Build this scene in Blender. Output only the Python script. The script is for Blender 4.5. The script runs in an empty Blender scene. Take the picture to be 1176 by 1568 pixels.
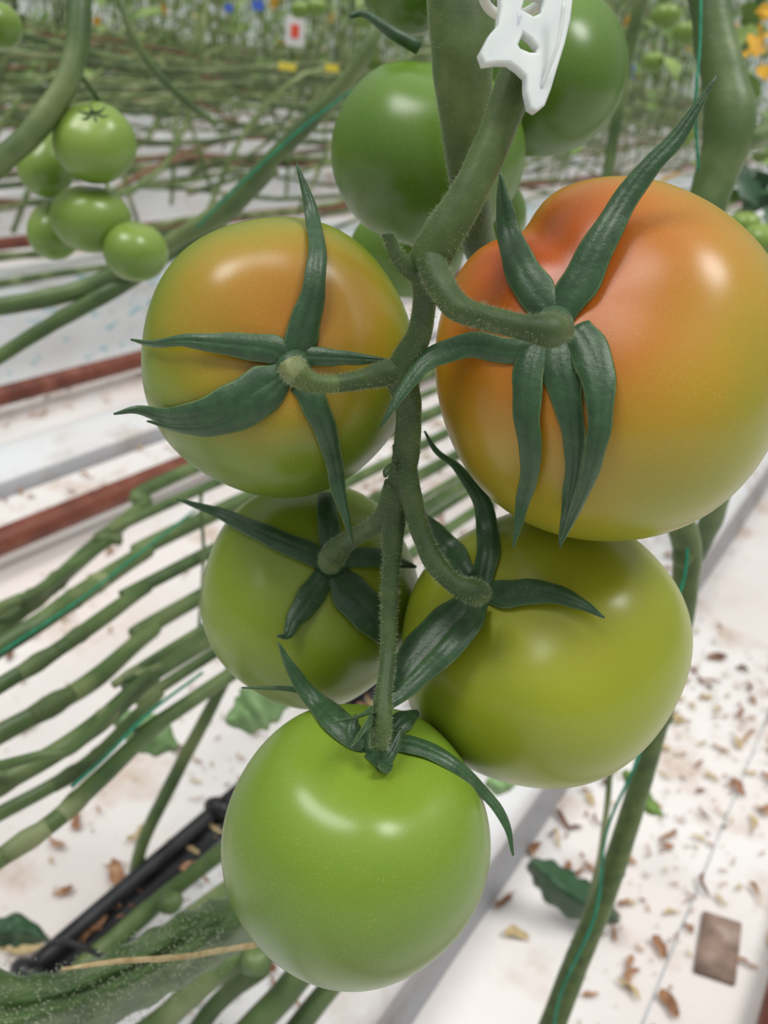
import bpy, math, random
from mathutils import Vector, Matrix, noise
from mathutils.bvhtree import BVHTree
random.seed(7)
sc=bpy.context.scene
# ------------------------------------------------------------------ camera
FP=1279.0                      # focal length for an 1176x1568 frame
CH=0.80
pitch=math.radians(28.3); yaw=math.radians(31.1); roll=math.radians(6.67)
F=Vector((-math.sin(yaw)*math.cos(pitch), math.cos(yaw)*math.cos(pitch), -math.sin(pitch)))
R0=Vector((math.cos(yaw),math.sin(yaw),0)); U0=R0.cross(F)
R=math.cos(roll)*R0+math.sin(roll)*U0
U=-math.sin(roll)*R0+math.cos(roll)*U0
C=Vector((0,0,CH))
cd=bpy.data.cameras.new("camera"); cam=bpy.data.objects.new("camera",cd); sc.collection.objects.link(cam)
M=Matrix((( R.x,U.x,-F.x,C.x),(R.y,U.y,-F.y,C.y),(R.z,U.z,-F.z,C.z),(0,0,0,1)))
cam.matrix_world=M
cd.sensor_fit='VERTICAL'; cd.sensor_height=36; cd.sensor_width=27; cd.lens=36*FP/1568
cd.clip_start=0.01; cd.clip_end=200
cd.dof.use_dof=True; cd.dof.focus_distance=0.215; cd.dof.aperture_fstop=14
sc.camera=cam
try:
    sc.view_settings.view_transform='Standard'; sc.view_settings.look='None'; sc.view_settings.exposure=0
except Exception: pass

def ray(u,v): return F+((u-588)/FP)*R+((784-v)/FP)*U
def S(u,v,d): return C+ray(u,v)*d               # surveyed point, d metres deep
def G(u,v,z=0.0):
    r=ray(u,v); return C+r*((z-CH)/r.z)         # surveyed point at height z
def depth(p): return (p-C).dot(F)

# ------------------------------------------------------------------ materials
def newmat(name):
    m=bpy.data.materials.new(name); m.use_nodes=True
    nt=m.node_tree; b=nt.nodes["Principled BSDF"]; return m,nt,b
def mk(name,stops,scale=60,rough=.5,bump=.0,bscale=300,detail=4,spec=.4,sheen=0,trans=0,coat=0,sss=0,stretch=None,dist=.001):
    m,nt,b=newmat(name); N=nt.nodes; L=nt.links
    tc=N.new("ShaderNodeTexCoord"); src=tc.outputs["Object"]
    if stretch:
        mp=N.new("ShaderNodeMapping"); mp.inputs["Scale"].default_value=stretch; L.new(src,mp.inputs[0]); src=mp.outputs[0]
    n=N.new("ShaderNodeTexNoise"); n.inputs["Scale"].default_value=scale; n.inputs["Detail"].default_value=detail
    L.new(src,n.inputs["Vector"])
    r=N.new("ShaderNodeValToRGB"); cr_=r.color_ramp
    k=len(stops)
    while len(cr_.elements)<k: cr_.elements.new(.5)
    for i,(p,c) in enumerate(stops):
        cr_.elements[i].position=p; cr_.elements[i].color=(*c,1)
    L.new(n.outputs["Fac"],r.inputs[0]); L.new(r.outputs[0],b.inputs["Base Color"])
    b.inputs["Roughness"].default_value=rough
    b.inputs["Specular IOR Level"].default_value=spec
    if sheen: b.inputs["Sheen Weight"].default_value=sheen; b.inputs["Sheen Roughness"].default_value=.4; b.inputs["Sheen Tint"].default_value=(.8,1,.7,1)
    if trans:
        b.inputs["Subsurface Weight"].default_value=trans; b.inputs["Subsurface Radius"].default_value=(.004,.005,.002); b.inputs["Subsurface Scale"].default_value=.6
    if bump:
        n2=N.new("ShaderNodeTexNoise"); n2.inputs["Scale"].default_value=bscale; n2.inputs["Detail"].default_value=3
        L.new(src,n2.inputs["Vector"])
        bp=N.new("ShaderNodeBump"); bp.inputs["Strength"].default_value=bump; bp.inputs["Distance"].default_value=dist
        L.new(n2.outputs["Fac"],bp.inputs["Height"]); L.new(bp.outputs[0],b.inputs["Normal"])
    return m
m_stem=mk("stem_green",[(.3,(.026,.052,.014)),(.55,(.045,.082,.020)),(.8,(.085,.125,.038))],scale=110,rough=.52,bump=.2,bscale=600,sheen=.2,dist=.0004)
m_ped=mk("peduncle_green",[(.3,(.045,.078,.018)),(.55,(.075,.12,.028)),(.8,(.13,.17,.052))],scale=110,rough=.52,bump=.2,bscale=600,sheen=.2,dist=.0004)
m_pedt_lit=mk("pedicel_tip_lit",[(.3,(.09,.13,.04)),(.55,(.17,.2,.075)),(.75,(.30,.31,.14))],scale=200,rough=.55,bump=.3,bscale=900,sheen=.15,dist=.0005)  # paler green, light on the pedicel end put into the colour
m_sep=mk("sepal_green",[(.3,(.020,.058,.020)),(.55,(.030,.080,.028)),(.8,(.050,.110,.042))],scale=260,rough=.40,bump=.4,bscale=800,sheen=.2,dist=.0004,spec=.5)
m_sepe=mk("sepal_edge",[(.3,(.06,.12,.04)),(.7,(.13,.20,.08))],scale=320,rough=.5)
m_hair=mk("trichome",[(.3,(.30,.38,.18)),(.7,(.46,.52,.30))],scale=50,rough=.5,trans=.3)
m_bgstem=mk("lowered_stem",[(.3,(.04,.08,.02)),(.5,(.08,.135,.038)),(.72,(.19,.24,.09))],scale=18,rough=.45,bump=.3,bscale=200,spec=.5)
m_bgstem2=mk("lowered_stem_dull",[(.3,(.04,.065,.022)),(.5,(.10,.145,.05)),(.7,(.26,.29,.14))],scale=14,rough=.6)
m_bgstem3=mk("pale_vine",[(.3,(.08,.13,.04)),(.5,(.17,.24,.08)),(.7,(.36,.40,.2))],scale=14,rough=.6)
m_brownstem=mk("brown_stem",[(.35,(.12,.06,.03)),(.6,(.25,.14,.08))],scale=14,rough=.7)
m_leaf=mk("tomato_leaf_mat",[(.3,(.07,.14,.022)),(.5,(.15,.26,.05)),(.7,(.36,.46,.14))],scale=7,rough=.55)
m_leafn=mk("near_leaf",[(.3,(.035,.075,.02)),(.55,(.07,.13,.035)),(.8,(.13,.2,.07))],scale=60,rough=.5,bump=.6,bscale=350,sheen=.15)
m_leafy=mk("yellow_leaf",[(.3,(.65,.33,.01)),(.7,(.85,.5,.03))],scale=9,rough=.6)
m_dry=mk("dry_leaf",[(.3,(.18,.075,.04)),(.55,(.35,.18,.095)),(.75,(.52,.34,.2))],scale=70,rough=.8)
m_dry2=mk("dry_leaf_dark",[(.3,(.07,.03,.018)),(.7,(.22,.10,.055))],scale=70,rough=.8)
m_straw=mk("straw",[(.3,(.35,.24,.1)),(.7,(.6,.48,.27))],scale=200,rough=.6)
m_twine=mk("green_twine",[(.3,(.0,.15,.08)),(.7,(.01,.28,.16))],scale=200,rough=.5)
m_rail=mk("rust_rail",[(.3,(.10,.026,.015)),(.55,(.185,.052,.03)),(.8,(.30,.13,.085))],scale=18,rough=.45,bump=.2,bscale=120)
m_black=mk("black_plastic",[(.3,(.012,.012,.013)),(.7,(.04,.04,.045))],scale=40,rough=.4)
m_grey=mk("grey_plastic",[(.3,(.3,.33,.35)),(.7,(.5,.54,.57))],scale=20,rough=.5)
m_blue=mk("blue_plastic",[(.3,(.05,.12,.6)),(.7,(.1,.2,.75))],scale=20,rough=.5)
m_yel=mk("yellow_trap",[(.3,(.75,.6,.03)),(.7,(.85,.72,.1))],scale=20,rough=.5)
m_red=mk("red_label",[(.3,(.75,.07,.03)),(.7,(.85,.12,.06))],scale=20,rough=.5)
m_white=mk("white_card",[(.3,(.7,.7,.7)),(.7,(.85,.85,.85))],scale=20,rough=.5)
m_clip=mk("clip_plastic",[(.3,(.56,.60,.60)),(.7,(.70,.73,.72))],scale=80,rough=.35,trans=.4)
m_brick=mk("wet_block",[(.3,(.09,.055,.045)),(.55,(.28,.19,.15)),(.75,(.5,.42,.37))],scale=26,rough=.8,bump=.4)
def groundmat(name,print_=False,base=(.79,.77,.76)):
    m,nt,b=newmat(name); N=nt.nodes; L=nt.links
    tc=N.new("ShaderNodeTexCoord")
    def noi(s,d=4,rgh=.5):
        n=N.new("ShaderNodeTexNoise"); n.inputs["Scale"].default_value=s; n.inputs["Detail"].default_value=d; n.inputs["Roughness"].default_value=rgh; L.new(tc.outputs["Object"],n.inputs["Vector"]); return n
    def ramp(src,a,b_,ca,cb):
        r=N.new("ShaderNodeValToRGB"); r.color_ramp.elements[0].position=a; r.color_ramp.elements[1].position=b_
        r.color_ramp.elements[0].color=(*ca,1); r.color_ramp.elements[1].color=(*cb,1); L.new(src,r.inputs[0]); return r
    r1=ramp(noi(2.5,8).outputs["Fac"],.35,.7,base,(base[0]*.92,base[1]*.84,base[2]*.80))
    r2=ramp(noi(7,9,.62).outputs["Fac"],.54,.74,(1,1,1),(.66,.50,.38))
    prev=r1.outputs[0]
    for rr in (r2,):
        mx=N.new("ShaderNodeMix"); mx.data_type='RGBA'; mx.blend_type='MULTIPLY'; mx.inputs[0].default_value=1
        L.new(prev,mx.inputs[6]); L.new(rr.outputs[0],mx.inputs[7]); prev=mx.outputs[2]
    if print_:
        mp=N.new("ShaderNodeMapping"); mp.inputs["Scale"].default_value=(3,9,26); L.new(tc.outputs["Object"],mp.inputs[0])
        n=N.new("ShaderNodeTexNoise"); n.inputs["Scale"].default_value=2.2; n.inputs["Detail"].default_value=1; L.new(mp.outputs[0],n.inputs["Vector"])
        r=ramp(n.outputs["Fac"],.64,.68,(1,1,1),(.45,.72,.80))
        mx=N.new("ShaderNodeMix"); mx.data_type='RGBA'; mx.blend_type='MULTIPLY'; mx.inputs[0].default_value=1
        L.new(prev,mx.inputs[6]); L.new(r.outputs[0],mx.inputs[7]); prev=mx.outputs[2]
    L.new(prev,b.inputs["Base Color"]); b.inputs["Roughness"].default_value=.45
    bp=N.new("ShaderNodeBump"); bp.inputs["Strength"].default_value=.7; bp.inputs["Distance"].default_value=.014
    L.new(noi(7,5).outputs["Fac"],bp.inputs["Height"]); L.new(bp.outputs[0],b.inputs["Normal"])
    return m
m_ground=groundmat("white_ground_sheet"); m_slab=groundmat("slab_plastic",False,(.73,.75,.77)); m_slabp=groundmat("slab_plastic_printed",True,(.66,.71,.74))
m_side_shade=groundmat("gutter_side_shade",False,(.34,.35,.37))  # same white plastic in darker grey, shade on the gutter sides painted in

# ------------------------------------------------------------------ mesh builder
def crom(P,n):
    out=[]; k=len(P); dim=len(P[0])
    if k==2:
        return [tuple(P[0][j]+(P[1][j]-P[0][j])*i/n for j in range(dim)) for i in range(n+1)]
    for i in range(k-1):
        p0=P[i-1] if i>0 else tuple(2*P[0][j]-P[1][j] for j in range(dim))
        p1=P[i];p2=P[i+1]
        p3=P[i+2] if i+2<k else tuple(2*P[-1][j]-P[-2][j] for j in range(dim))
        for s in range(n):
            t=s/n
            out.append(tuple(.5*((2*p1[j])+(-p0[j]+p2[j])*t+(2*p0[j]-5*p1[j]+4*p2[j]-p3[j])*t*t+(-p0[j]+3*p1[j]-3*p2[j]+p3[j])*t**3) for j in range(dim)))
    out.append(tuple(P[-1])); return out
class MB:
    def __init__(s): s.v=[];s.f=[];s.m=[];s.mats=[]
    def mi(s,m):
        if m not in s.mats: s.mats.append(m)
        return s.mats.index(m)
    def face(s,idx,m): s.f.append(idx); s.m.append(s.mi(m))
    def hair(s,p,nrm,l,m,w=.00004):
        d=(nrm+Vector((random.uniform(-.5,.5),random.uniform(-.5,.5),random.uniform(-.5,.5)))*.8).normalized()
        sd=d.cross(Vector((random.random()-.5,random.random()-.5,random.random()-.5))).normalized()
        b=len(s.v); s.v+= [p-sd*w,p+sd*w,p+d*l]; s.face((b,b+1,b+2),m)
    def tube(s,P,mat,n=8,sides=12,bump=0,bf=200,hair=0,hl=.0012,smooth=True,flat=1,mats=None):
        Q=crom(P,n) if n>1 else P
        pts=[Vector(q[:3]) for q in Q]; rad=[max(q[3],1e-5) for q in Q]
        t0=(pts[1]-pts[0]).normalized(); a=t0.orthogonal().normalized()
        base=len(s.v); K=len(pts)
        rings=[]
        for i in range(K):
            t=(pts[min(i+1,K-1)]-pts[max(i-1,0)]).normalized()
            a=(a-t*a.dot(t)).normalized(); b=t.cross(a)
            rings.append((pts[i],a.copy(),b.copy(),rad[i]))
            for j in range(sides):
                g=2*math.pi*j/sides; o=a*math.cos(g)+b*math.sin(g)*flat
                r=rad[i]
                if bump: r*=1+bump*noise.noise((pts[i]+o*rad[i])*bf)
                s.v.append(pts[i]+o*r)
        for i in range(K-1):
            mm=mat
            if mats:
                for (f,m2) in mats:
                    if i/(K-1)>=f: mm=m2
            for j in range(sides):
                j2=(j+1)%sides
                s.face((base+i*sides+j,base+i*sides+j2,base+(i+1)*sides+j2,base+(i+1)*sides+j),mm)
        s.face(tuple(base+j for j in reversed(range(sides))),mat)
        s.face(tuple(base+(K-1)*sides+j for j in range(sides)),mm)
        for h in range(hair):
            i=random.random()*(K-1); i0=int(i); f=i-i0
            p,a_,b_,r=rings[i0]; p2=rings[min(i0+1,K-1)][0]; r2=rings[min(i0+1,K-1)][3]
            g=random.random()*6.283; o=a_*math.cos(g)+b_*math.sin(g)
            s.hair(p.lerp(p2,f)+o*(r+(r2-r)*f)*.97,o,hl*random.uniform(.4,1.2),m_hair)
    def blade(s,Q,outs,mat,th=.0005,curl=.25,hair=0):
        K=len(Q); base=len(s.v); prof=[(-1,0),(-.90,.18),(-.6,.65),(-.14,.95),(0,.35),(.14,.95),(.6,.65),(.90,.18),(1,0),(.6,-.7),(0,-1.1),(-.6,-.7)]
        sd=len(prof); info=[]
        for i in range(K):
            p=Vector(Q[i][:3]); hw=max(Q[i][3],.00012)
            t=(Vector(Q[min(i+1,K-1)][:3])-Vector(Q[max(i-1,0)][:3])).normalized()
            o=outs[i]; side=t.cross(o).normalized(); nn=side.cross(t).normalized()
            tt=min(th,hw*.8); info.append((p,side,nn,hw))
            for (x,y) in prof:
                ed=1+(.05*math.sin(i*.9+x*2) if abs(x)>.8 else 0)
                s.v.append(p+side*hw*x*ed+nn*(tt*y-curl*hw*x*x))
        for i in range(K-1):
            for j in range(sd):
                j2=(j+1)%sd
                s.face((base+i*sd+j,base+i*sd+j2,base+(i+1)*sd+j2,base+(i+1)*sd+j),m_sepe if j in (0,7) else mat)
        s.face(tuple(base+j for j in reversed(range(sd))),mat)
        s.face(tuple(base+(K-1)*sd+j for j in range(sd)),mat)
        for h in range(hair):
            i=random.randrange(K); p,side,nn,hw=info[i]; x=random.choice([-1,1])*random.uniform(.3,1)
            s.hair(p+side*hw*x+nn*(th*.5*(1-abs(x))-curl*hw*x*x),(side*x*.7+nn*.7).normalized(),random.uniform(.0003,.0008),m_hair,.00003)
    def leaf(s,p,d,nrm,L,Wd,mat,bend=.3,seg=5,serr=.2):
        d=d.normalized(); side=d.cross(nrm).normalized(); nn=side.cross(d).normalized()
        b=len(s.v)
        for i in range(seg+1):
            t=i/seg; w=Wd*math.sin(math.pi*min(.97,t*.9+.08))**.8*(1+(serr if i%2 else -serr))
            if i==seg: w=Wd*.02
            c=p+d*L*t-nn*bend*L*t*t
            s.v+= [c-side*w*.5+nn*w*.15, c, c+side*w*.5+nn*w*.15]
        for i in range(seg):
            for j in range(2):
                q=b+i*3+j; s.face((q,q+1,q+4,q+3),mat)
    def box(s,c,ax,ay,az,mat):
        b=len(s.v)
        for i in (-1,1):
            for j in (-1,1):
                for k in (-1,1): s.v.append(c+ax*i+ay*j+az*k)
        for q in ((0,1,3,2),(4,6,7,5),(0,4,5,1),(2,3,7,6),(0,2,6,4),(1,5,7,3)): s.face(tuple(b+x for x in q),mat)
    def build(s,name,origin=None,parent=None,smooth=True):
        me=bpy.data.meshes.new(name)
        me.from_pydata([tuple(v) for v in s.v],[],s.f)
        for m in s.mats: me.materials.append(m)
        me.polygons.foreach_set("material_index",s.m)
        if smooth: me.polygons.foreach_set("use_smooth",[True]*len(s.f))
        me.update(); ob=bpy.data.objects.new(name,me); sc.collection.objects.link(ob)
        return ob
def px(P):   # (u,v,depth,width px) -> world point + radius
    return [(*S(u,v,d),w*.5*d/FP) for (u,v,d,w) in P]

# ------------------------------------------------------------------ tomatoes
def tomatomat(name,stops,spot,scale,nz=.35,pale=.35):
    m,nt,b=newmat(name); N=nt.nodes; L=nt.links
    tc=N.new("ShaderNodeTexCoord")
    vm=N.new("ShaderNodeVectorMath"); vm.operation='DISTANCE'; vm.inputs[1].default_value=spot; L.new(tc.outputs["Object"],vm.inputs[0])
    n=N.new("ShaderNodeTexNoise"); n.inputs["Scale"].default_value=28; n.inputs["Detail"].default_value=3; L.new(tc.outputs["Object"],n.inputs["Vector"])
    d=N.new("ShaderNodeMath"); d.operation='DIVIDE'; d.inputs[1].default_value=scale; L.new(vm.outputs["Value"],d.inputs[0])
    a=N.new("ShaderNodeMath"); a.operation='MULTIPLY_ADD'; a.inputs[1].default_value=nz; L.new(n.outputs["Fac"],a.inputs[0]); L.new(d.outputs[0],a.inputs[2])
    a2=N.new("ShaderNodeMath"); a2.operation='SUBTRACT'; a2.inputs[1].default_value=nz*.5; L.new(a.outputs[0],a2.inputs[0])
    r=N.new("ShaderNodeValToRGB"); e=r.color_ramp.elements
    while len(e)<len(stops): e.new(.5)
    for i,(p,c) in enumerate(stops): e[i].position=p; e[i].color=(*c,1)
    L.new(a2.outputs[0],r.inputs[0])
    vo=N.new("ShaderNodeTexVoronoi"); vo.inputs["Scale"].default_value=950; L.new(tc.outputs["Object"],vo.inputs["Vector"])
    r2=N.new("ShaderNodeValToRGB"); r2.color_ramp.elements[0].position=.05; r2.color_ramp.elements[1].position=.33
    r2.color_ramp.elements[0].color=(1,1,1,1); r2.color_ramp.elements[1].color=(0,0,0,1); L.new(vo.outputs["Distance"],r2.inputs[0])
    n3=N.new("ShaderNodeTexNoise"); n3.inputs["Scale"].default_value=130; L.new(tc.outputs["Object"],n3.inputs["Vector"])
    mu=N.new("ShaderNodeMath"); mu.operation='MULTIPLY'; L.new(r2.outputs[0],mu.inputs[0]); L.new(n3.outputs["Fac"],mu.inputs[1])
    mu2=N.new("ShaderNodeMath"); mu2.operation='MULTIPLY'; mu2.inputs[1].default_value=pale; L.new(mu.outputs[0],mu2.inputs[0])
    mx=N.new("ShaderNodeMix"); mx.data_type='RGBA'; L.new(mu2.outputs[0],mx.inputs[0]); L.new(r.outputs[0],mx.inputs[6]); mx.inputs[7].default_value=(.5,.5,.15,1)
    L.new(mx.outputs[2],b.inputs["Base Color"])
    b.inputs["Roughness"].default_value=.30; b.inputs["Specular IOR Level"].default_value=.5
    b.inputs["Subsurface Weight"].default_value=.10; b.inputs["Subsurface Radius"].default_value=(.01,.008,.002); b.inputs["Subsurface Scale"].default_value=.4
    return m
allv=[];allf=[]
def tomato(u,v,d,rx,ry,pole,stops,spot=None,sscale=1.6,zf=.86,lob=5,lamp=.02,ph=0,dimple=.14,notches=(),taper=0.,track=True,res=(64,96),nz=.35,name="tomato",pale=.35,sq=.88):
    c=S(u,v,d); rx=rx*d/FP; ry=ry*d/FP; rz=(rx+ry)*.5*zf
    zc=Vector(pole).normalized()  # camera frame (right,up,toward viewer)
    zw=(R*zc.x+U*zc.y-F*zc.z).normalized()
    xw=(R-zw*R.dot(zw)).normalized(); yw=zw.cross(xw)
    rot=Matrix((xw,yw,zw)).transposed()
    nt_,np_=res; vs=[];fs=[]
    def pt(th,ph_):
        s_=math.sin(th); c_=math.cos(th)
        prof=abs(s_)**sq
        k=1+lamp*math.cos(lob*ph_+ph)*(s_**1.2)*(.65+.5*c_)
        k+=lamp*.5*math.sin(2*ph_+ph*1.7)*s_
        zz=0
        for (na,nw,nd) in notches:
            da=(ph_-math.radians(na)+math.pi)%(2*math.pi)-math.pi
            g=math.exp(-(da/nw)**2)
            k-=nd*g*(s_**.7)*(.6+.4*c_); zz-=nd*.35*g*math.exp(-((th-1.0)/.5)**2)
        k*=1-taper*(.5-.5*c_)**1.5
        z=c_*(1-.06*s_*s_)-dimple*math.exp(-(th/.42)**2)+zz
        z+=lamp*.8*math.cos(lob*ph_+ph)*math.exp(-((th-.6)/.35)**2)*min(1,th/.3)
        if c_<0: z+=.07*math.exp(-((math.pi-th)/.4)**2)
        return Vector((rx*prof*k*math.cos(ph_),ry*prof*k*math.sin(ph_),rz*z))
    vs.append(pt(0,0))
    for i in range(1,nt_):
        for j in range(np_): vs.append(pt(math.pi*i/nt_,2*math.pi*j/np_))
    vs.append(pt(math.pi,0)); last=len(vs)-1
    for j in range(np_): fs.append((0,1+j,1+(j+1)%np_))
    for i in range(nt_-2):
        a=1+i*np_
        for j in range(np_): fs.append((a+j,a+np_+j,a+np_+(j+1)%np_,a+(j+1)%np_))
    a=1+(nt_-2)*np_
    for j in range(np_): fs.append((a+j,last,a+(j+1)%np_))
    me=bpy.data.meshes.new(name); me.from_pydata([tuple(x) for x in vs],[],fs)
    me.polygons.foreach_set("use_smooth",[True]*len(fs)); me.update()
    ob=bpy.data.objects.new(name,me); sc.collection.objects.link(ob)
    ob.matrix_world=Matrix.Translation(c)@rot.to_4x4()
    if spot is None: sp=(0,0,rz)
    else:
        w=S(spot[0],spot[1],d-rz*.8)-c; sp=rot.transposed()@w
    me.materials.append(tomatomat(name+"_skin",stops,tuple(sp),sscale*rx,nz=nz,pale=pale))
    if track:
        b0=len(allv)
        allv.extend([ob.matrix_world@x for x in vs]); allf.extend([tuple(b0+i for i in f) for f in fs])
    return ob,c
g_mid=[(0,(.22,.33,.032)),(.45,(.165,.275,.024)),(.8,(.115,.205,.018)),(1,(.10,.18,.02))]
T1,c1=tomato(429,551,.262,206,212,(.10,-.04,.99),[(0,(.44,.18,.014)),(.28,(.40,.20,.015)),(.50,(.32,.24,.016)),(.74,(.19,.25,.016)),(1,(.12,.20,.017))],spot=(440,480),sscale=1.3,lob=5,lamp=.015,ph=.6,zf=.84,nz=.5)
T2,c2=tomato(927,555,.236,264,276,(-.27,.24,.93),[(0,(.56,.085,.007)),(.2,(.52,.115,.008)),(.44,(.48,.175,.011)),(.68,(.42,.26,.018)),(1,(.27,.28,.022))],spot=(830,370),sscale=1.55,lob=5,lamp=.010,ph=-1.05,notches=((122,.20,.15),),zf=.86,nz=.42,dimple=.11)
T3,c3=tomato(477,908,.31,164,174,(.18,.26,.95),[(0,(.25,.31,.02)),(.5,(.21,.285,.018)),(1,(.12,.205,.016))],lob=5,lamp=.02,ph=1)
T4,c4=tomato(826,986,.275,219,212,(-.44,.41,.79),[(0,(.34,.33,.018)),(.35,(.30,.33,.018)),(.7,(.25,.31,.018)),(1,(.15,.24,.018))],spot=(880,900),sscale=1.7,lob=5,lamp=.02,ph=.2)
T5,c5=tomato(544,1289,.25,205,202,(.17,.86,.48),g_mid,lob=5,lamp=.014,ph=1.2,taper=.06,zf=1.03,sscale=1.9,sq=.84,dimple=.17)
mainB=BVHTree.FromPolygons(allv,allf)
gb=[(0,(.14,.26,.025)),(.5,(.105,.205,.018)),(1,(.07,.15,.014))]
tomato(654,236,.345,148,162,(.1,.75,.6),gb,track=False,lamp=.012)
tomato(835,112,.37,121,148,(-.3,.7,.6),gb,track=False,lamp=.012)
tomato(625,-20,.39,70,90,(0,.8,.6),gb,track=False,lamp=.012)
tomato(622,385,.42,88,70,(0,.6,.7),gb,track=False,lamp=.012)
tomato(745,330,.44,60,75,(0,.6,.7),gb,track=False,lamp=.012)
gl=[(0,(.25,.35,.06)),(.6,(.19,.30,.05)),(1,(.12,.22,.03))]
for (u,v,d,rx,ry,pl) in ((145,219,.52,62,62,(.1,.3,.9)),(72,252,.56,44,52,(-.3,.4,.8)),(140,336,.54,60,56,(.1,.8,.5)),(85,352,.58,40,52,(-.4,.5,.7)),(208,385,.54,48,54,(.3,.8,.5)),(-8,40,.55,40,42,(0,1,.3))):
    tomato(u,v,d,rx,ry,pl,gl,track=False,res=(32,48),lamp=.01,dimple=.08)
for (u,v,d,r) in ((485,12,1.6,16),(560,30,1.5,17),(1020,25,1.5,22),(1000,95,1.6,18),(1165,370,.8,32),(1140,345,.85,24),(1050,50,1.2,20),(460,15,1.7,15)):
    tomato(u,v,d,r,r,(0,.8,.5),gl,track=False,res=(20,28),lamp=.01)

# ------------------------------------------------------------------ sepals
def surfd(u,v):
    r=ray(u,v).normalized(); h=mainB.ray_cast(C,r)
    return depth(h[0]) if h[0] is not None else None
def sepal(mb,center,P,lift0=.0012,lift1=.007,maxback=.016,hair=110,curl=.2):
    Q=crom([(u,v,w) for (u,v,w) in P],7); K=len(Q)
    raw=[surfd(q[0],q[1]) for q in Q]
    d0=raw[0] if raw[0] is not None else depth(center)-.04
    last=d0; dd=[]
    for x in raw:
        x=last if x is None else min(x,d0+maxback)
        dd.append(x); last=x
    sm=dd[:]
    for it in range(6):
        sm=[sm[i] if i in (0,K-1) else (sm[i-1]+sm[i]*2+sm[i+1])/4 for i in range(K)]
    W=[];O=[]
    for i,q in enumerate(Q):
        t=i/(K-1); d=min(sm[i],dd[i])-(lift0+(lift1-lift0)*t)
        p=S(q[0],q[1],d); W.append((*p,q[2]*.5*d/FP))
        o=(p-center).normalized(); o=(o*(1-t*.3)-F*(.4+t*.3)).normalized(); O.append(o)
    mb.blade(W,O,m_sep,curl=curl,hair=hair)
def calyx(tom,center,sepals,knob,name="calyx"):
    mb=MB()
    for s_ in sepals:
        if isinstance(s_,tuple): sepal(mb,center,s_[0],**s_[1])
        else: sepal(mb,center,s_)
    ku,kv,kw_=knob; d=surfd(ku,kv) or depth(center)-.03
    mb.tube(px([(ku,kv,d+.004,kw_*1.1),(ku,kv,d,kw_*1.3),(ku,kv,d-.003,kw_*1.1),(ku,kv,d-.0045,kw_*.7)]),m_sep,n=3,sides=16,bump=.15,bf=300)
    ob=mb.build(name); ob.parent=tom; ob.matrix_parent_inverse=tom.matrix_world.inverted()
    return ob
bpy.context.view_layer.update()
calyx(T1,c1,[
 [(455,552,40),(462,515,52),(479,450,38),(486,380,28),(474,310,20),(454,250,3)],
 [(440,550,40),(415,535,46),(350,527,36),(280,521,20),(235,526,12),(200,520,3)],
 [(440,570,34),(405,592,66),(345,625,62),(270,640,34),(210,628,14),(174,634,3)],
 [(440,575,26),(400,615,50),(340,648,40),(280,655,22),(225,645,3)],
 [(462,585,40),(485,625,42),(508,690,30),(520,755,22),(540,832,3)],
 [(465,545,32),(510,547,26),(560,550,16),(600,552,3)]],(450,562,42))
calyx(T2,c2,[
 [(850,480,44),(815,440,60),(785,380,44),(772,320,28),(766,262,3)],
 ([(855,480,50),(890,425,62),(935,340,46),(985,265,36),(1040,205,26),(1098,115,3)],dict(lift1=.016,maxback=.004)),
 ([(840,520,34),(790,538,40),(720,528,40),(655,550,36),(615,600,22),(582,655,3)],dict(lift1=.004,maxback=.012)),
 [(825,520,40),(808,570,50),(806,640,42),(812,710,32),(800,770,22),(786,838,3)],
 ([(855,510,50),(855,560,60),(872,630,42),(880,700,30),(872,760,22),(856,832,3)],dict(lift0=.001,lift1=.004)),
 ([(880,500,50),(908,550,60),(920,620,42),(912,690,32),(895,750,22),(857,838,3)],dict(lift0=.002,lift1=.009))],(850,498,46))
calyx(T3,c3,[
 [(500,860,28),(470,845,36),(400,815,30),(335,785,18),(270,764,3)],
 [(508,850,30),(503,800,34),(498,755,24)],
 [(498,875,30),(475,915,42),(450,950,26),(440,972,16),(424,974,3)],
 [(515,875,36),(540,910,62),(572,950,52),(598,995,8)],
 [(520,858,26),(560,852,32),(600,858,24),(638,868,4)]],(508,864,36))
calyx(T4,c4,[
 ([(735,895,36),(746,840,38),(738,770,28),(700,715,16),(668,690,10),(650,660,3)],dict(lift1=.01)),
 [(740,905,34),(775,908,46),(835,906,36),(885,922,22),(926,946,3)],
 ([(715,885,34),(690,848,46),(660,810,30),(636,775,4)],dict()),
 ([(725,905,36),(690,945,66),(640,1000,66),(590,1070,44),(560,1110,22),(540,1142,3)],dict(lift0=.002,lift1=.031,maxback=.002)),
 ([(735,920,30),(710,965,42),(655,1025,32),(595,1075,24),(555,1095,12),(508,1107,3)],dict(lift0=.004,lift1=.034,maxback=.002))],(727,903,38))
calyx(T5,c5,[
 [(575,1140,30),(535,1122,44),(485,1075,32),(450,1030,20),(426,984,3)],
 ([(545,1110,16),(500,1075,18),(450,1055,12),(370,1053,3)],dict(lift1=.006)),
 ([(590,1140,26),(630,1138,34),(690,1165,28),(740,1210,22),(775,1258,18),(786,1310,4)],dict(maxback=.008)),
 ([(575,1165,14),(590,1160,26),(604,1140,18),(614,1115,4)],dict(lift0=.004,lift1=.012)),
 [(560,1145,24),(540,1120,26),(545,1095,6)],
 [(600,1120,30),(620,1100,34),(640,1090,10)],
 [(570,1150,30),(590,1172,26),(580,1176,6)]],(578,1140,40))

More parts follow.
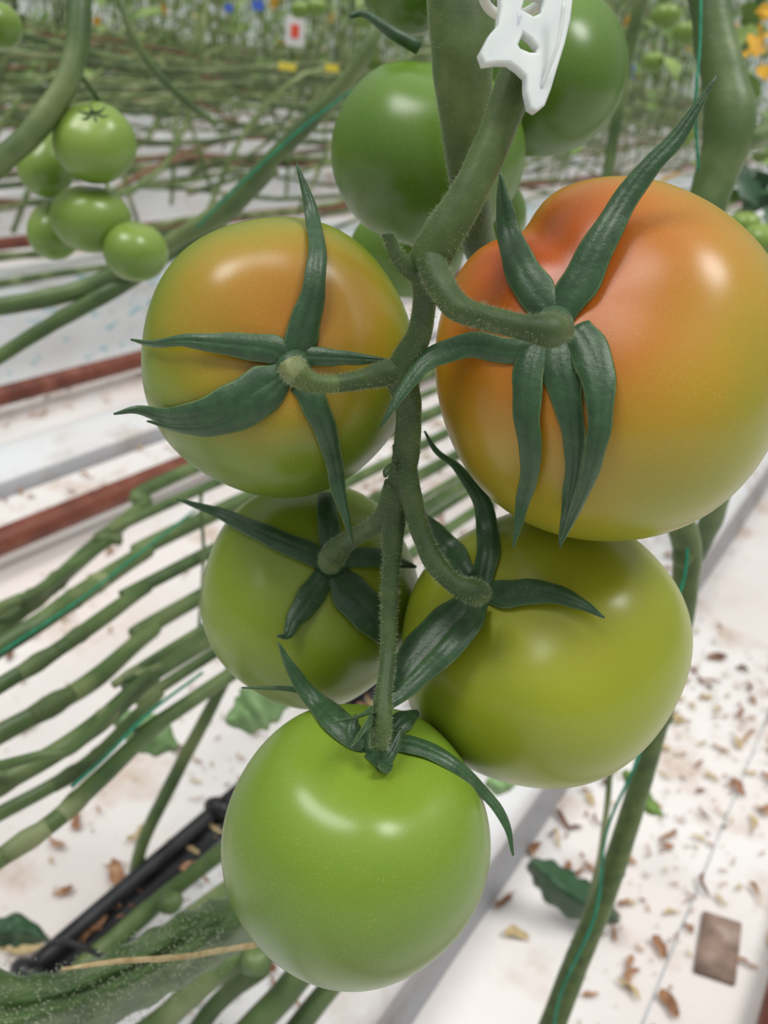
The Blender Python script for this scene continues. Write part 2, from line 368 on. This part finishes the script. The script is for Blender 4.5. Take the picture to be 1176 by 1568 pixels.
# ------------------------------------------------------------------ truss stems
mb=MB()
mb.tube(px([(790,110,.196,50),(783,140,.195,58),(758,210,.195,54),(715,300,.196,58),(675,365,.198,66),(655,405,.201,60),(652,450,.206,40),(642,510,.212,38),(617,572,.217,52),(626,625,.222,40),(621,700,.228,42),(604,780,.235,40),(600,850,.238,30),(596,920,.238,27),(594,1000,.235,24),(588,1060,.229,26),(584,1110,.226,32),(580,1146,.226,26)]),m_ped,n=8,sides=20,bump=.07,bf=160,hair=8000,mats=[(.30,m_stem)])
mb.tube(px([(660,395,.198,44),(672,430,.195,46),(700,470,.190,42),(750,488,.184,38),(805,502,.179,40),(838,506,.178,52),(856,503,.182,50)]),m_stem,n=8,sides=18,bump=.07,bf=200,hair=2600)
mb.tube(px([(655,425,.202,34),(625,410,.199,28),(605,385,.196,22),(592,356,.194,18)]),m_stem,n=6,sides=14,bump=.08,bf=250,hair=500)
mb.tube(px([(620,565,.217,40),(590,572,.215,40),(550,582,.212,30),(505,588,.209,28),(472,584,.207,32),(452,570,.206,42),(444,557,.2065,40)]),m_stem,n=8,sides=18,bump=.07,bf=200,hair=2400,mats=[(.45,m_ped),(.78,m_pedt_lit)])
mb.tube(px([(618,680,.227,34),(622,730,.229,38),(640,800,.232,32),(665,860,.230,34),(695,893,.228,30),(722,905,.228,40),(735,908,.233,38)]),m_stem,n=8,sides=18,bump=.07,bf=200,hair=2400)
mb.tube(px([(605,740,.231,34),(592,785,.236,36),(565,810,.246,28),(532,828,.256,30),(512,848,.261,40),(505,862,.266,38)]),m_stem,n=8,sides=18,bump=.07,bf=200,hair=1500,mats=[(.8,m_ped)])
mb.tube(px([(600,715,.226,14),(592,722,.223,12),(590,730,.222,6)]),m_stem,n=4,sides=8)
mb.tube(px([(793,100,.197,40),(790,112,.196,48)]),m_straw,n=2,sides=14)
mb.build("tomato_truss_stem")
# main plant stem
mb=MB()
mb.tube(px([(700,-160,.245,110),(704,-40,.245,110),(708,80,.245,96),(712,200,.25,74),(722,300,.26,58),(745,400,.29,50),(830,520,.36,44),(960,680,.42,40),(1045,810,.46,44),(1048,900,.48,40),(1030,1020,.50,36),(1000,1130,.52,34),(965,1250,.54,34),(925,1370,.56,36),(880,1480,.58,38),(835,1600,.60,40)]),m_ped,n=8,sides=20,bump=.06,bf=90,hair=9500,hl=.0018)
for (u,v,d) in ((1046,850,.468),(1012,1095,.515),(940,1330,.556),(890,1455,.576)):
    mb.tube(px([(u-14,v,d,26),(u,v,d,44),(u+14,v,d,26)]),m_ped,n=4,sides=12,bump=.3,bf=120)
mb.tube(px([(535,25,.33,8),(560,22,.33,12),(600,50,.33,18),(640,72,.335,22)]),m_sep,n=5,sides=10)
mb.build("tomato_plant_stem")
mb=MB()
mb.tube(px([(1075,-80,.42,60),(1085,0,.42,60),(1100,90,.42,64),(1118,190,.42,76),(1095,270,.425,62),(1080,350,.43,58),(1090,470,.45,50),(1110,620,.48,44),(1100,760,.52,36),(1065,850,.56,30)]),m_bgstem,n=8,sides=16,bump=.12,bf=70,hair=900,hl=.002)
mb.tube(px([(1120,200,.42,46),(1150,212,.42,34),(1190,190,.43,28),(1240,150,.45,24)]),m_bgstem,n=6,sides=12,bump=.1,bf=80)
mb.build("tomato_plant_stem")
mb=MB()
mb.tube(px([(1073,-60,.39,5),(1072,60,.39,5),(1065,160,.39,5),(1069,260,.41,5)]),m_twine,n=6,sides=6)
tw=[]
for i in range(30):
    t=i/29; u=1052+(845-1052)*t**1.1+9*math.sin(t*19); tw.append((u,820+780*t,.45+.13*t+.006*math.cos(t*19),5))
mb.tube(px(tw),m_twine,n=3,sides=6); mb.build("support_twine")
mb=MB()
mb.tube(px([(935,1165,.62,9),(930,1230,.62,10),(915,1330,.63,9),(885,1440,.64,10),(835,1590,.66,9)]),m_bgstem2,n=6,sides=8,bump=.2)
mb.build("dried_side_shoot")

# plastic truss clip
cu=bpy.data.curves.new("clip","CURVE"); cu.dimensions='2D'; cu.fill_mode='BOTH'; cu.extrude=.0008; cu.bevel_depth=.0005; cu.bevel_resolution=2
dcl=.186
def outline(pts):
    sp=cu.splines.new('POLY'); sp.points.add(len(pts)-1); sp.use_cyclic_u=True
    for i,(u,v) in enumerate(pts): sp.points[i].co=((u-800)*dcl/FP,(50-v)*dcl/FP,0,1)
outline([(762,-70),(764,20),(760,50),(745,68),(730,97),(735,109),(752,104),(775,100),(792,108),(806,118),(806,140),(812,164),(820,167),(832,157),(842,132),(852,100),(866,58),(876,18),(882,-30),(882,-70)])
outline([(785,74),(796,50),(812,58),(826,70),(824,84),(808,86),(790,82)])
outline([(790,22),(800,-8),(836,-8),(832,20),(815,30)])
ob=bpy.data.objects.new("clip_tmp",cu); sc.collection.objects.link(ob)
mt=M.to_3x3().to_4x4(); ob.matrix_world=Matrix.Translation(S(800,50,dcl))@mt@Matrix.Rotation(math.radians(18),4,'Y')
bpy.context.view_layer.update()
dg=bpy.context.evaluated_depsgraph_get(); me=bpy.data.meshes.new_from_object(ob.evaluated_get(dg)); mw=ob.matrix_world.copy()
bpy.data.objects.remove(ob); me.materials.clear(); me.materials.append(m_clip)
clip=bpy.data.objects.new("plastic_truss_clip",me); sc.collection.objects.link(clip); clip.matrix_world=mw
bpy.context.view_layer.update()
mb=MB()
for dv in (-75,-20):
    P=[]
    for i in range(13):
        a=math.pi*1.2*i/12-.2; P.append((*(S(798,dv,.2)+R*(math.cos(a)*.008-.001)-F*(math.sin(a)*-.012)),.0013))
    mb.tube(P,m_clip,n=2,sides=8)
mb.tube(px([(758,52,dcl-.0012,6),(776,56,dcl-.0012,7),(790,44,dcl-.0014,6),(796,20,dcl-.0016,6)]),m_clip,n=4,sides=8)
mb.tube(px([(826,140,dcl+.0005,6),(842,100,dcl-.001,7),(856,58,dcl-.002,7),(864,0,dcl-.003,7)]),m_clip,n=4,sides=8)
o2=mb.build("clip_strap"); o2.parent=clip; o2.matrix_parent_inverse=clip.matrix_world.inverted()

# ------------------------------------------------------------------ left plants (nearby row)
mb=MB()
mb.tube(px([(118,-80,.50,36),(122,20,.50,36),(108,110,.50,36),(60,190,.50,38),(0,248,.50,36),(-90,330,.5,36)]),m_bgstem,n=8,sides=14,bump=.1,bf=60)
mb.tube(px([(108,105,.5,12),(135,130,.51,9),(175,200,.54,9),(160,260,.58,8),(175,310,.57,8),(195,340,.57,7)]),m_bgstem,n=6,sides=8)
for a in range(6):
    g=a*1.05+.3; mb.tube(px([(143,172,.478,4),(143+14*math.cos(g),176+8*math.sin(g),.476,5),(143+26*math.cos(g),172+15*math.sin(g),.478,1)]),m_bgstem,n=4,sides=6)
mb.tube(px([(180,-60,.7,12),(190,20,.7,12),(230,100,.72,12),(290,160,.75,12),(330,190,.78,10)]),m_bgstem,n=6,sides=10)
mb.build("tomato_plant_stem")
mb=MB()
mb.tube(px([(600,-30,.62,24),(560,80,.62,26),(500,160,.64,26),(420,240,.66,26),(350,315,.68,30),(255,375,.70,26),(160,430,.72,30),(80,455,.72,28),(-60,480,.72,28)]),m_bgstem,n=8,sides=12,bump=.12,bf=50)
mb.tube(px([(420,255,.70,22),(330,345,.72,22),(250,395,.74,22),(180,440,.72,26),(90,490,.72,24),(0,545,.72,22),(-60,580,.72,22)]),m_bgstem,n=8,sides=12,bump=.12,bf=50)
mb.tube(px([(580,110,.6,4),(470,190,.62,4),(360,290,.64,4),(300,350,.66,4)]),m_twine,n=5,sides=5)
mb.build("trailing_tomato_stem")

# lowered stems running along the row
mb=MB()
lines=[((-30,985),(140,842),(300,715),26),((-30,1010),(120,912),(320,790),30),((-30,1068),(150,952),(312,850),24),((-30,1140),(150,1036),(322,905),30),
       ((-30,1218),(160,1100),(325,975),30),((-30,1262),(150,1156),(335,995),22),((-30,1335),(150,1195),(350,1035),28),((-30,1180),(120,1140),(330,950),16),((-30,945),(60,905),(260,770),20)]
for k,(a,b,c,w) in enumerate(lines):
    z=.33+.02*((k*37)%5)
    A,B,D=G(*a,z),G(*b,z+.01),G(*c,z); e0=A-(B-A)*.8; e1=D+Vector((.02,.9,.0)); e2=e1+Vector((.03,1.2,.02))
    r=w*.5*depth(B)/FP
    P=[(*e0,r),(*A,r),(*(A.lerp(B,.5)+Vector((.010,0,.008))),r*.95),(*B,r*1.03),(*(B.lerp(D,.5)-Vector((.010,0,.006))),r*.95),(*D,r),(*e1,r),(*e2,r)]
    mb.tube(P,m_bgstem,n=10,sides=14,bump=.08,bf=18)
    Q=crom(P,10)
    for q in range(2):
        i=random.randrange(12,48); p=Vector(Q[i][:3]); t=(Vector(Q[i+1][:3])-p).normalized()
        mb.tube([(*(p-t*.014),r*.92),(*(p-t*.005),r*1.05),(*p,r*1.12),(*(p+t*.006),r*1.04),(*(p+t*.014),r*.9)],m_bgstem2,n=3,sides=12,bump=.10,bf=80)
for P in ([(0,1000),(120,920),(210,850),(300,780)],[(110,1205),(160,1160),(230,1090),(310,1030)]):
    mb.tube([(*G(u,v,.40),.0012) for (u,v) in P],m_twine,n=6,sides=6)
mb.build("lowered_tomato_stems")
mb=MB()
mb.tube(px([(205,1400,.80,34),(207,1370,.79,26),(215,1300,.78,20),(262,1200,.76,22),(320,1090,.74,20),(360,1015,.72,18),(420,930,.7,18)]),m_bgstem,n=8,sides=12,bump=.1,bf=40)
mb.tube(px([(330,745,.7,6),(308,760,.7,6),(312,850,.7,6),(305,960,.7,6)]),m_bgstem2,n=6,sides=6)
mb.tube(px([(60,1600,.62,42),(150,1530,.60,44),(250,1440,.58,40),(345,1372,.56,40),(440,1300,.55,38)]),m_bgstem,n=8,sides=14,bump=.1,bf=40)
mb.tube(px([(150,1640,.60,40),(250,1560,.58,40),(330,1490,.56,40),(400,1440,.56,36)]),m_bgstem,n=8,sides=14,bump=.1,bf=40)
mb.tube(px([(340,1620,.60,44),(400,1560,.58,44),(470,1480,.57,42),(520,1420,.56,36)]),m_bgstem,n=8,sides=14,bump=.1,bf=40)
mb.tube(px([(420,1620,.60,34),(470,1555,.59,34),(530,1480,.58,34)]),m_bgstem,n=8,sides=14,bump=.1,bf=40)
mb.tube(px([(120,1490,.70,36),(220,1400,.72,30),(300,1335,.72,26),(370,1280,.72,26)]),m_bgstem,n=8,sides=14,bump=.1,bf=40)
mb.tube(px([(260,1640,.64,30),(330,1540,.64,30),(400,1480,.62,34)]),m_bgstem,n=6,sides=12,bump=.1,bf=40)
for (u,v,d,w) in ((392,1470,.55,50),(262,1382,.70,36)):
    mb.tube(px([(u-w*.4,v+w*.25,d,w*.5),(u,v,d,w),(u+w*.4,v-w*.25,d,w*.5)]),m_bgstem,n=4,sides=12,bump=.25,bf=60)
mb.build("tomato_stem_bundle")

# foreground leaf bottom-left, with a dry straw lying on it
mb=MB()
top=[(-60,1468),(40,1492),(120,1478),(200,1440),(270,1402),(330,1376),(392,1352)]
bot=[(-60,1640),(40,1620),(130,1590),(230,1540),(300,1500),(360,1462),(396,1440)]
mid=[(-60,1560),(40,1552),(125,1525),(215,1486),(285,1450),(345,1420),(394,1396)]
nn_=16; tp=crom(top,8); bt=crom(bot,8); md=crom(mid,8); b0=len(mb.v); K=len(tp)
for i in range(K):
    for j in range(nn_+1):
        s_=j/nn_
        if s_<.5: q=[tp[i][k]+(md[i][k]-tp[i][k])*s_*2 for k in (0,1)]
        else: q=[md[i][k]+(bt[i][k]-md[i][k])*(s_-.5)*2 for k in (0,1)]
        d=.36-.03*math.sin(math.pi*s_)+.05*i/K+.006*noise.noise(Vector((i*.2,j*.3,2)))
        d+=.007*math.exp(-((s_-.42)/.06)**2)
        if j in (0,nn_): q[1]+=3*math.sin(i*1.1)
        mb.v.append(S(q[0],q[1],d))
for i in range(K-1):
    for j in range(nn_):
        a=b0+i*(nn_+1)+j; mb.face((a,a+1,a+nn_+2,a+nn_+1),m_leafn)
for h in range(2200):
    i=random.randrange(int(K*.8)); j=random.randrange(nn_+1); p=mb.v[b0+i*(nn_+1)+j]+Vector((random.uniform(-.004,.004),random.uniform(-.004,.004),random.uniform(-.002,.002)))
    mb.hair(p,-F,.0006,m_hair,.00003)
lf=mb.build("tomato_leaf")
sm=lf.modifiers.new("s","SOLIDIFY"); sm.thickness=.0012
mb=MB(); mb.tube(px([(95,1484,.325,5),(180,1472,.318,8),(270,1466,.325,9),(340,1455,.335,8),(394,1446,.34,10)]),m_straw,n=6,sides=8,bump=.3,bf=300)
mb.build("dry_straw")

def nearleaf(pts_c,widths,d,name,mat,tilt=.02,serr=.1):
    mb=MB(); Q=crom([(u,v,w) for (u,v),w in zip(pts_c,widths)],8); K=len(Q); cols=9
    for i,q in enumerate(Q):
        t=(Vector((Q[min(i+1,K-1)][0]-Q[max(i-1,0)][0],Q[min(i+1,K-1)][1]-Q[max(i-1,0)][1]))).normalized(); nrm=Vector((-t.y,t.x))
        for j in range(cols):
            x=j/(cols-1)*2-1; ww=q[2]*.5*(1+serr*math.sin(i*1.1)*(abs(x)>.9))
            dd=d+abs(x)*tilt*.5+.02*tilt*10*.2*math.sin(i*.3)+.006*noise.noise(Vector((i*.25,j*.4,d*9)))
            mb.v.append(S(q[0]+nrm.x*ww*x,q[1]+nrm.y*ww*x,dd))
    for i in range(K-1):
        for j in range(cols-1):
            a=i*cols+j; mb.face((a,a+1,a+cols+1,a+cols),mat)
    o=mb.build(name); s=o.modifiers.new("s","SOLIDIFY"); s.thickness=.0012; return o
m_pale=mk("pale_leaf",[(.3,(.16,.30,.11)),(.7,(.30,.46,.2))],scale=30,rough=.5)
m_dl=mk("dark_leaf",[(.3,(.02,.06,.022)),(.6,(.035,.095,.04)),(.8,(.10,.18,.07))],scale=30,rough=.45)
nearleaf([(810,1320),(835,1338),(870,1368),(915,1392),(948,1412)],[16,48,62,52,8],.86,"tomato_leaf",m_dl,.06)
nearleaf([(345,1105),(375,1095),(400,1080),(440,1060)],[8,60,70,40],.70,"tomato_leaf",m_pale)
nearleaf([(165,1090),(200,1110),(240,1130),(272,1145)],[10,46,60,10],.80,"tomato_leaf",m_pale)
nearleaf([(955,1180),(985,1225),(1015,1250)],[10,30,6],.9,"tomato_leaf",m_leaf)
nearleaf([(-10,1430),(30,1425),(75,1440)],[40,50,8],.75,"tomato_leaf",m_dl)
nearleaf([(745,1195),(765,1205),(790,1200)],[14,26,6],.7,"tomato_leaf",m_pale)

# ------------------------------------------------------------------ floor & growing gutters
ya,yb=-2,30.5
def strip(name,prof,mat,y0=ya,y1=yb,seg=170,wob=.004,special=None):
    mb=MB(); k=len(prof)
    for i in range(seg+1):
        y=y0+(y1-y0)*(i/seg)**1.5
        for (x,z) in prof:
            n=noise.noise(Vector((x*6,y*5,z*5)))*wob
            mb.v.append(Vector((x+n,y,z+(n if z>0.003 else 0))))
    for i in range(seg):
        for j in range(k-1):
            a=i*k+j; mb.face((a,a+1,a+k+1,a+k),special[j] if special and j in special else mat)
    return mb.build(name)
fl=MB(); 
fl.box(Vector((-8,14,-.01)),Vector((16,0,0)),Vector((0,18,0)),Vector((0,0,.01)),m_ground); fl.build("floor",smooth=False)
zt=.10
xe=G(540,1568,zt).x; xf=G(690,1480,0).x; xl=G(60,1500,zt).x
strip("growing_gutter",[(xf,.001),(xf-.012,.03),(xe+.012,zt-.015),(xe,zt),(xe-.03,zt+.004),((xe+xl)/2,zt+.008),(xl+.02,zt),(xl,zt-.01),(xl-.02,.001)],m_slab,special={0:m_side_shade,1:m_side_shade})
xr1=G(0,820,.06).x; xr2=G(0,600,.06).x
def rail(x,z,r,name="heating_pipe_rail"):
    mb=MB(); P=[(x+.003*math.sin(i),ya+(yb-ya)*i/30,z,r) for i in range(31)]
    mb.tube(P,m_rail,n=3,sides=14)
    for i in range(12):
        y=2.6+i*2.3; mb.box(Vector((x,y,z/2-.01)),Vector((.008,0,0)),Vector((0,.006,0)),Vector((0,0,z/2-.01)),m_rail)
    return mb.build(name)
rail(xr1,.05,.023); rail(xr2,.05,.023)
rail(G(1195,1568,.024).x,.024,.022)
xa=G(0,690,.03).x
strip("growing_gutter",[(xa+.13,.001),(xa+.12,.03),(xa+.02,.04),(xa,.04),(xa-.02,.035),(xa-.05,.001)],m_slab,special={0:m_side_shade})  # dark side face paints the shadow along the low fold
mb=MB()
x=G(1060,1380,0).x; mb.box(Vector((x,14,.0008)),Vector((.0008,0,0)),Vector((0,16,0)),Vector((0,0,.0008)),m_grey)
mb.build("ground_sheet_seam",smooth=False)
# drip line with its clips, stakes and scraps of film
mb=MB(); xp=G(60,1480,zt+.02).x
mb.tube([(xp+.006*math.sin(i*1.3),ya+i*.6,zt+.018,.0075) for i in range(30)],m_black,n=3,sides=12)
mb.box(Vector((xp+.006,8,zt+.008)),Vector((.012,0,0)),Vector((0,10,0)),Vector((0,0,.002)),m_black)  # flat black strip painting the shadow of the trough beside the pipe
for i in range(24):
    y=-.4+i*.22+random.uniform(-.05,.05)
    mb.tube([(xp-.012,y,zt+.02,.008),(xp,y,zt+.026,.010),(xp+.012,y+.004,zt+.02,.008)],m_black,n=3,sides=10)
    mb.tube([(xp,y,zt+.03,.0025),(xp+.02,y+.02,zt+.06,.0025),(xp+.06,y+.05,zt+.03,.0025),(xp+.09,y+.08,zt+.012,.0025)],m_black,n=4,sides=6)
    mb.box(Vector((xp+.05,y+.05,zt+.016)),Vector((.020,.012,0)),Vector((-.010,.022,0)),Vector((0,.003,.003)),m_grey)
    mb.box(Vector((xp+.08,y+.12,zt+.016)),Vector((.016,-.008,.003)),Vector((.008,.018,0)),Vector((0,0,.002)),m_slabp)
mb.build("drip_irrigation_line")
mb=MB(); p=G(1100,1450,.003); mb.box(p,Vector((.020,.006,0)),Vector((-.006,.040,0)),Vector((0,0,.003)),m_brick)
ob=mb.build("rockwool_block",smooth=False); bv=ob.modifiers.new("b","BEVEL"); bv.width=.0025; bv.segments=3

# rows further away
rows=[G(0,480,.12).x-.05]
while rows[-1]>-15.5: rows.append(rows[-1]-1.35)
stems=MB(); fol=MB()
for ri,x in enumerate(rows):
    strip("growing_gutter",[(x+.24,.001),(x+.2,.05),(x+.17,.17),(x+.12,.19),(x-.12,.19),(x-.17,.17),(x-.22,.001)],m_slabp if ri==0 else m_slab,seg=110,wob=.012)
    if ri: 
        rail(x+.45,.05,.024); rail(x+.95,.05,.024)
    ylen=min(23,6+ri*3.2)
    ns=17 if ri<5 else 10
    for s_ in range(ns):
        zz=random.uniform(.24,.75); xx=x+random.uniform(-.35,.45); P=[]
        y=random.uniform(-2,0); step=.45
        while y<ylen+6:
            P.append((xx+random.uniform(-.08,.08),y,max(.22,zz+random.uniform(-.08,.08)),random.uniform(.006,.010))); y+=step+random.uniform(0,.3)
        stems.tube(P,m_brownstem if random.random()<.2 else random.choice([m_bgstem,m_bgstem2,m_bgstem3]),n=3,sides=6)
    y=-1.0
    while y<ylen+6:
        xx=x+random.uniform(-.2,.3); lean=random.uniform(-.5,.5)
        P=[(xx,y-.5,.4,.008),(xx,y-.1,.5,.008),(xx+.03,y+lean*.4,.9,.008),(xx+random.uniform(-.1,.1),y+lean*.6,1.5,.007),(xx,y+lean*.6,2.6,.006)]
        stems.tube(P,random.choice([m_bgstem2,m_bgstem3]),n=3,sides=6)
        if ri<6:
            q=random.uniform(.4,1.3); sg=random.choice([-1,1])
            stems.tube([(xx,y,.3,.007),(xx+.1*sg,y+.2*q,.5+.2*q,.007),(xx+.15*sg,y+.6*q,.6+.2*q,.006),(xx+.1*sg,y+1.0*q,.35,.006)],m_bgstem3,n=4,sides=6)
        for q in range(24 if ri else 3):
            z=.55+random.random()**.8*2.0
            p=Vector((xx+random.uniform(-.3,.3),y+random.uniform(-.35,.35),z))
            L_=random.uniform(.06,.16); dr=Vector((random.uniform(-1,1),random.uniform(-1,1),random.uniform(-.8,.3)))
            fol.leaf(p,dr,Vector((random.uniform(-.5,.5),random.uniform(-.5,.5),1)),L_,L_*.5,m_leafy if random.random()<.03 else m_leaf)
            if q%3==0: stems.tube([(*p,.003),(*(p+dr*.1),.003),(*(p+Vector((0,0,-.15))+dr*.2),.002)],m_bgstem3,n=2,sides=4)
        y+=random.uniform(.22,.4)
stems.build("distant_tomato_stems"); fol.build("distant_tomato_foliage")
mb=MB()
for i in range(20):
    y=1.3+i*.32; x=-.35+random.uniform(-.15,.25)
    mb.tube([(x,y-.3,zt+.004,.008),(x,y-.15,.3,.008),(x,y,.5,.009),(x+random.uniform(-.05,.05),y+.1,1.0,.009),(x,y+.1,2.4,.008)],m_bgstem,n=5,sides=10,bump=.15,bf=30)
    for q in range(60):
        z=.45+random.random()*1.6; p=Vector((x+random.uniform(-.25,.25),y+random.uniform(-.25,.25),z))
        L_=random.uniform(.03,.09); dr=Vector((random.uniform(-1,1),random.uniform(-1,1),random.uniform(-.9,.3)))
        mb.leaf(p,dr,Vector((random.uniform(-.5,.5),random.uniform(-.5,.5),1)),L_,L_*.55,m_leafy if random.random()<.13 and L_<.06 else m_leaf)
for k in range(34):
    p=S(random.uniform(1135,1215),random.uniform(0,110),random.uniform(1.0,1.4))
    dr=Vector((random.uniform(-1,1),random.uniform(-1,1),random.uniform(-.9,.3))); L_=random.uniform(.02,.04)
    mb.leaf(p,dr,Vector((random.uniform(-.5,.5),random.uniform(-.8,.2),.6)),L_,L_*.6,m_leafy if k%3 else m_leaf)
for k in range(44):
    p=S(random.uniform(1125,1230),random.uniform(240,400),random.uniform(.85,1.1))
    dr=Vector((random.uniform(-1,1),random.uniform(-1,1),random.uniform(-.9,.3))); L_=random.uniform(.03,.06)
    mb.leaf(p,dr,Vector((random.uniform(-.5,.5),random.uniform(-.8,.2),.6)),L_,L_*.6,m_dl if k%3 else m_leaf)
mb.build("neighbouring_tomato_plants")
def card(u,v,d,w,h,mat,name,inner=None):
    mb=MB(); c=S(u,v,d); nd=R0.cross(Vector((0,0,1))); mb.box(c,R0*w*.5*d/FP,Vector((0,0,1))*h*.5*d/FP,nd*.002,mat)
    if inner: mb.box(c+nd*.003*(1 if nd.dot(F)<0 else -1),R0*w*.22*d/FP,Vector((0,0,1))*h*.22*d/FP,nd*.0015,inner)
    z0=c.z+h*.5*d/FP; mb.tube([(c.x,c.y,z0-.004,.001),(c.x,c.y,z0+.4,.001)],m_grey,n=2,sides=5)
    return mb.build(name,smooth=False)
card(452,48,1.9,28,40,m_white,"row_label",m_red)
card(440,102,2.0,26,10,m_yel,"sticky_trap"); card(508,104,2.1,20,10,m_yel,"sticky_trap")
card(395,8,2.3,18,14,m_blue,"sticky_trap"); card(350,12,2.4,12,10,m_blue,"sticky_trap"); card(966,110,1.9,10,16,m_blue,"sticky_trap")

# leaf litter
mb=MB()
def zsurf(x):
    if xl<x<xe: return zt+.009
    return .003
def scrap(x,y,L_):
    z=zsurf(x); a=random.random()*6.28; w=L_*random.uniform(.2,.6)
    d=Vector((math.cos(a),math.sin(a),0)); sd=Vector((-d.y,d.x,0)); b=len(mb.v); ph=random.random()*3; amp=L_*random.uniform(.03,.2)
    for i in range(5):
        t=i/4; ww=w*math.sin(math.pi*(t*.8+.12))*random.uniform(.6,1.2)*.5; cz=z+.001+amp*abs(math.sin(ph+t*2.5)); off=sd*L_*.25*math.sin(ph+t*3)
        mb.v.extend([Vector((x,y,cz+random.uniform(0,.3)*w))+d*L_*(t-.5)+off-sd*ww,Vector((x,y,cz))+d*L_*(t-.5)+off,Vector((x,y,cz+random.uniform(0,.5)*w))+d*L_*(t-.5)+off+sd*ww])
    m=random.choice([m_dry,m_dry,m_dry,m_dry2,m_straw])
    for i in range(4):
        for j in range(2):
            q=b+i*3+j; mb.face((q,q+1,q+4,q+3),m)
for (x0,x1,y0,y1,n) in ((-.5,.25,.1,2.4,10500),(-1.3,-.5,.0,3.0,4200),(-2.6,-1.3,.2,4,4200)):
    for k in range(n):
        x=random.uniform(x0,x1); y=random.uniform(y0,y1)
        dn=noise.noise(Vector((x*4.5,y*3,4)))
        if dn<random.uniform(-.3,.45): continue
        if xe-.01<x<xf+.005 or abs(x-xr1)<.05: continue
        scrap(x,y,random.choice([.003,.004,.006,.007,.009,.012,.017,.024])*random.uniform(.6,1.1))
for (u,v,L_) in ((180,1250,.04),(190,1290,.03),(20,1350,.04),(110,1165,.02),(205,1185,.025),(60,640,.04),(960,1310,.03),(850,1290,.025),(1080,1360,.03),(770,1385,.025),(860,1260,.03),(1100,1250,.02),(970,1500,.025),(185,1345,.03),(300,1130,.02),(900,1230,.02),(790,1440,.025),(1020,1545,.025)):
    p=G(u,v,zt if u<540 and v>1000 else 0)
    scrap(p.x,p.y,L_)
mb.build("dried_leaf_litter")
m_glass=mk("frosted_glazing",[(.3,(.6,.66,.66)),(.7,(.75,.8,.8))],scale=1,rough=.4)
mb=MB(); mb.box(Vector((-19,14,2.4)),Vector((.05,0,0)),Vector((0,19,0)),Vector((0,0,2.4)),m_glass)
for i in range(20): mb.box(Vector((-18.9,-4+i*2,2.4)),Vector((.06,0,0)),Vector((0,.04,0)),Vector((0,0,2.4)),m_white)
mb.build("wall_left",smooth=False)
mb=MB(); mb.box(Vector((-8,32,2.4)),Vector((10.8,0,0)),Vector((0,.05,0)),Vector((0,0,2.4)),m_glass)
for i in range(11): mb.box(Vector((-18+i*2,31.9,2.4)),Vector((.04,0,0)),Vector((0,.06,0)),Vector((0,0,2.4)),m_white)
mb.build("wall_back",smooth=False)

# ------------------------------------------------------------------ light
w=bpy.data.worlds.new("overcast"); sc.world=w; w.use_nodes=True; nt=w.node_tree; N=nt.nodes; L=nt.links
bg=N["Background"]; tc=N.new("ShaderNodeTexCoord"); sp=N.new("ShaderNodeSeparateXYZ"); L.new(tc.outputs["Generated"],sp.inputs[0])
rp=N.new("ShaderNodeValToRGB"); rp.color_ramp.elements[0].position=0; rp.color_ramp.elements[0].color=(.36,.38,.39,1)
rp.color_ramp.elements[1].position=.9; rp.color_ramp.elements[1].color=(.95,.98,1,1); L.new(sp.outputs["Z"],rp.inputs[0]); L.new(rp.outputs[0],bg.inputs[0]); bg.inputs[1].default_value=.68
def sun(camdir,e,ang,name):
    d=(R*camdir[0]+U*camdir[1]-F*camdir[2]).normalized()
    l=bpy.data.lights.new(name,'SUN'); l.energy=e; l.angle=math.radians(ang); l.color=(1,.985,.95)
    o=bpy.data.objects.new(name,l); sc.collection.objects.link(o); o.rotation_euler=d.to_track_quat('Z','Y').to_euler(); o.location=(0,0,3)
sun((-.30,.78,.55),1.3,21,"roof_light"); sun((.50,.70,.50),1.6,21,"roof_light")
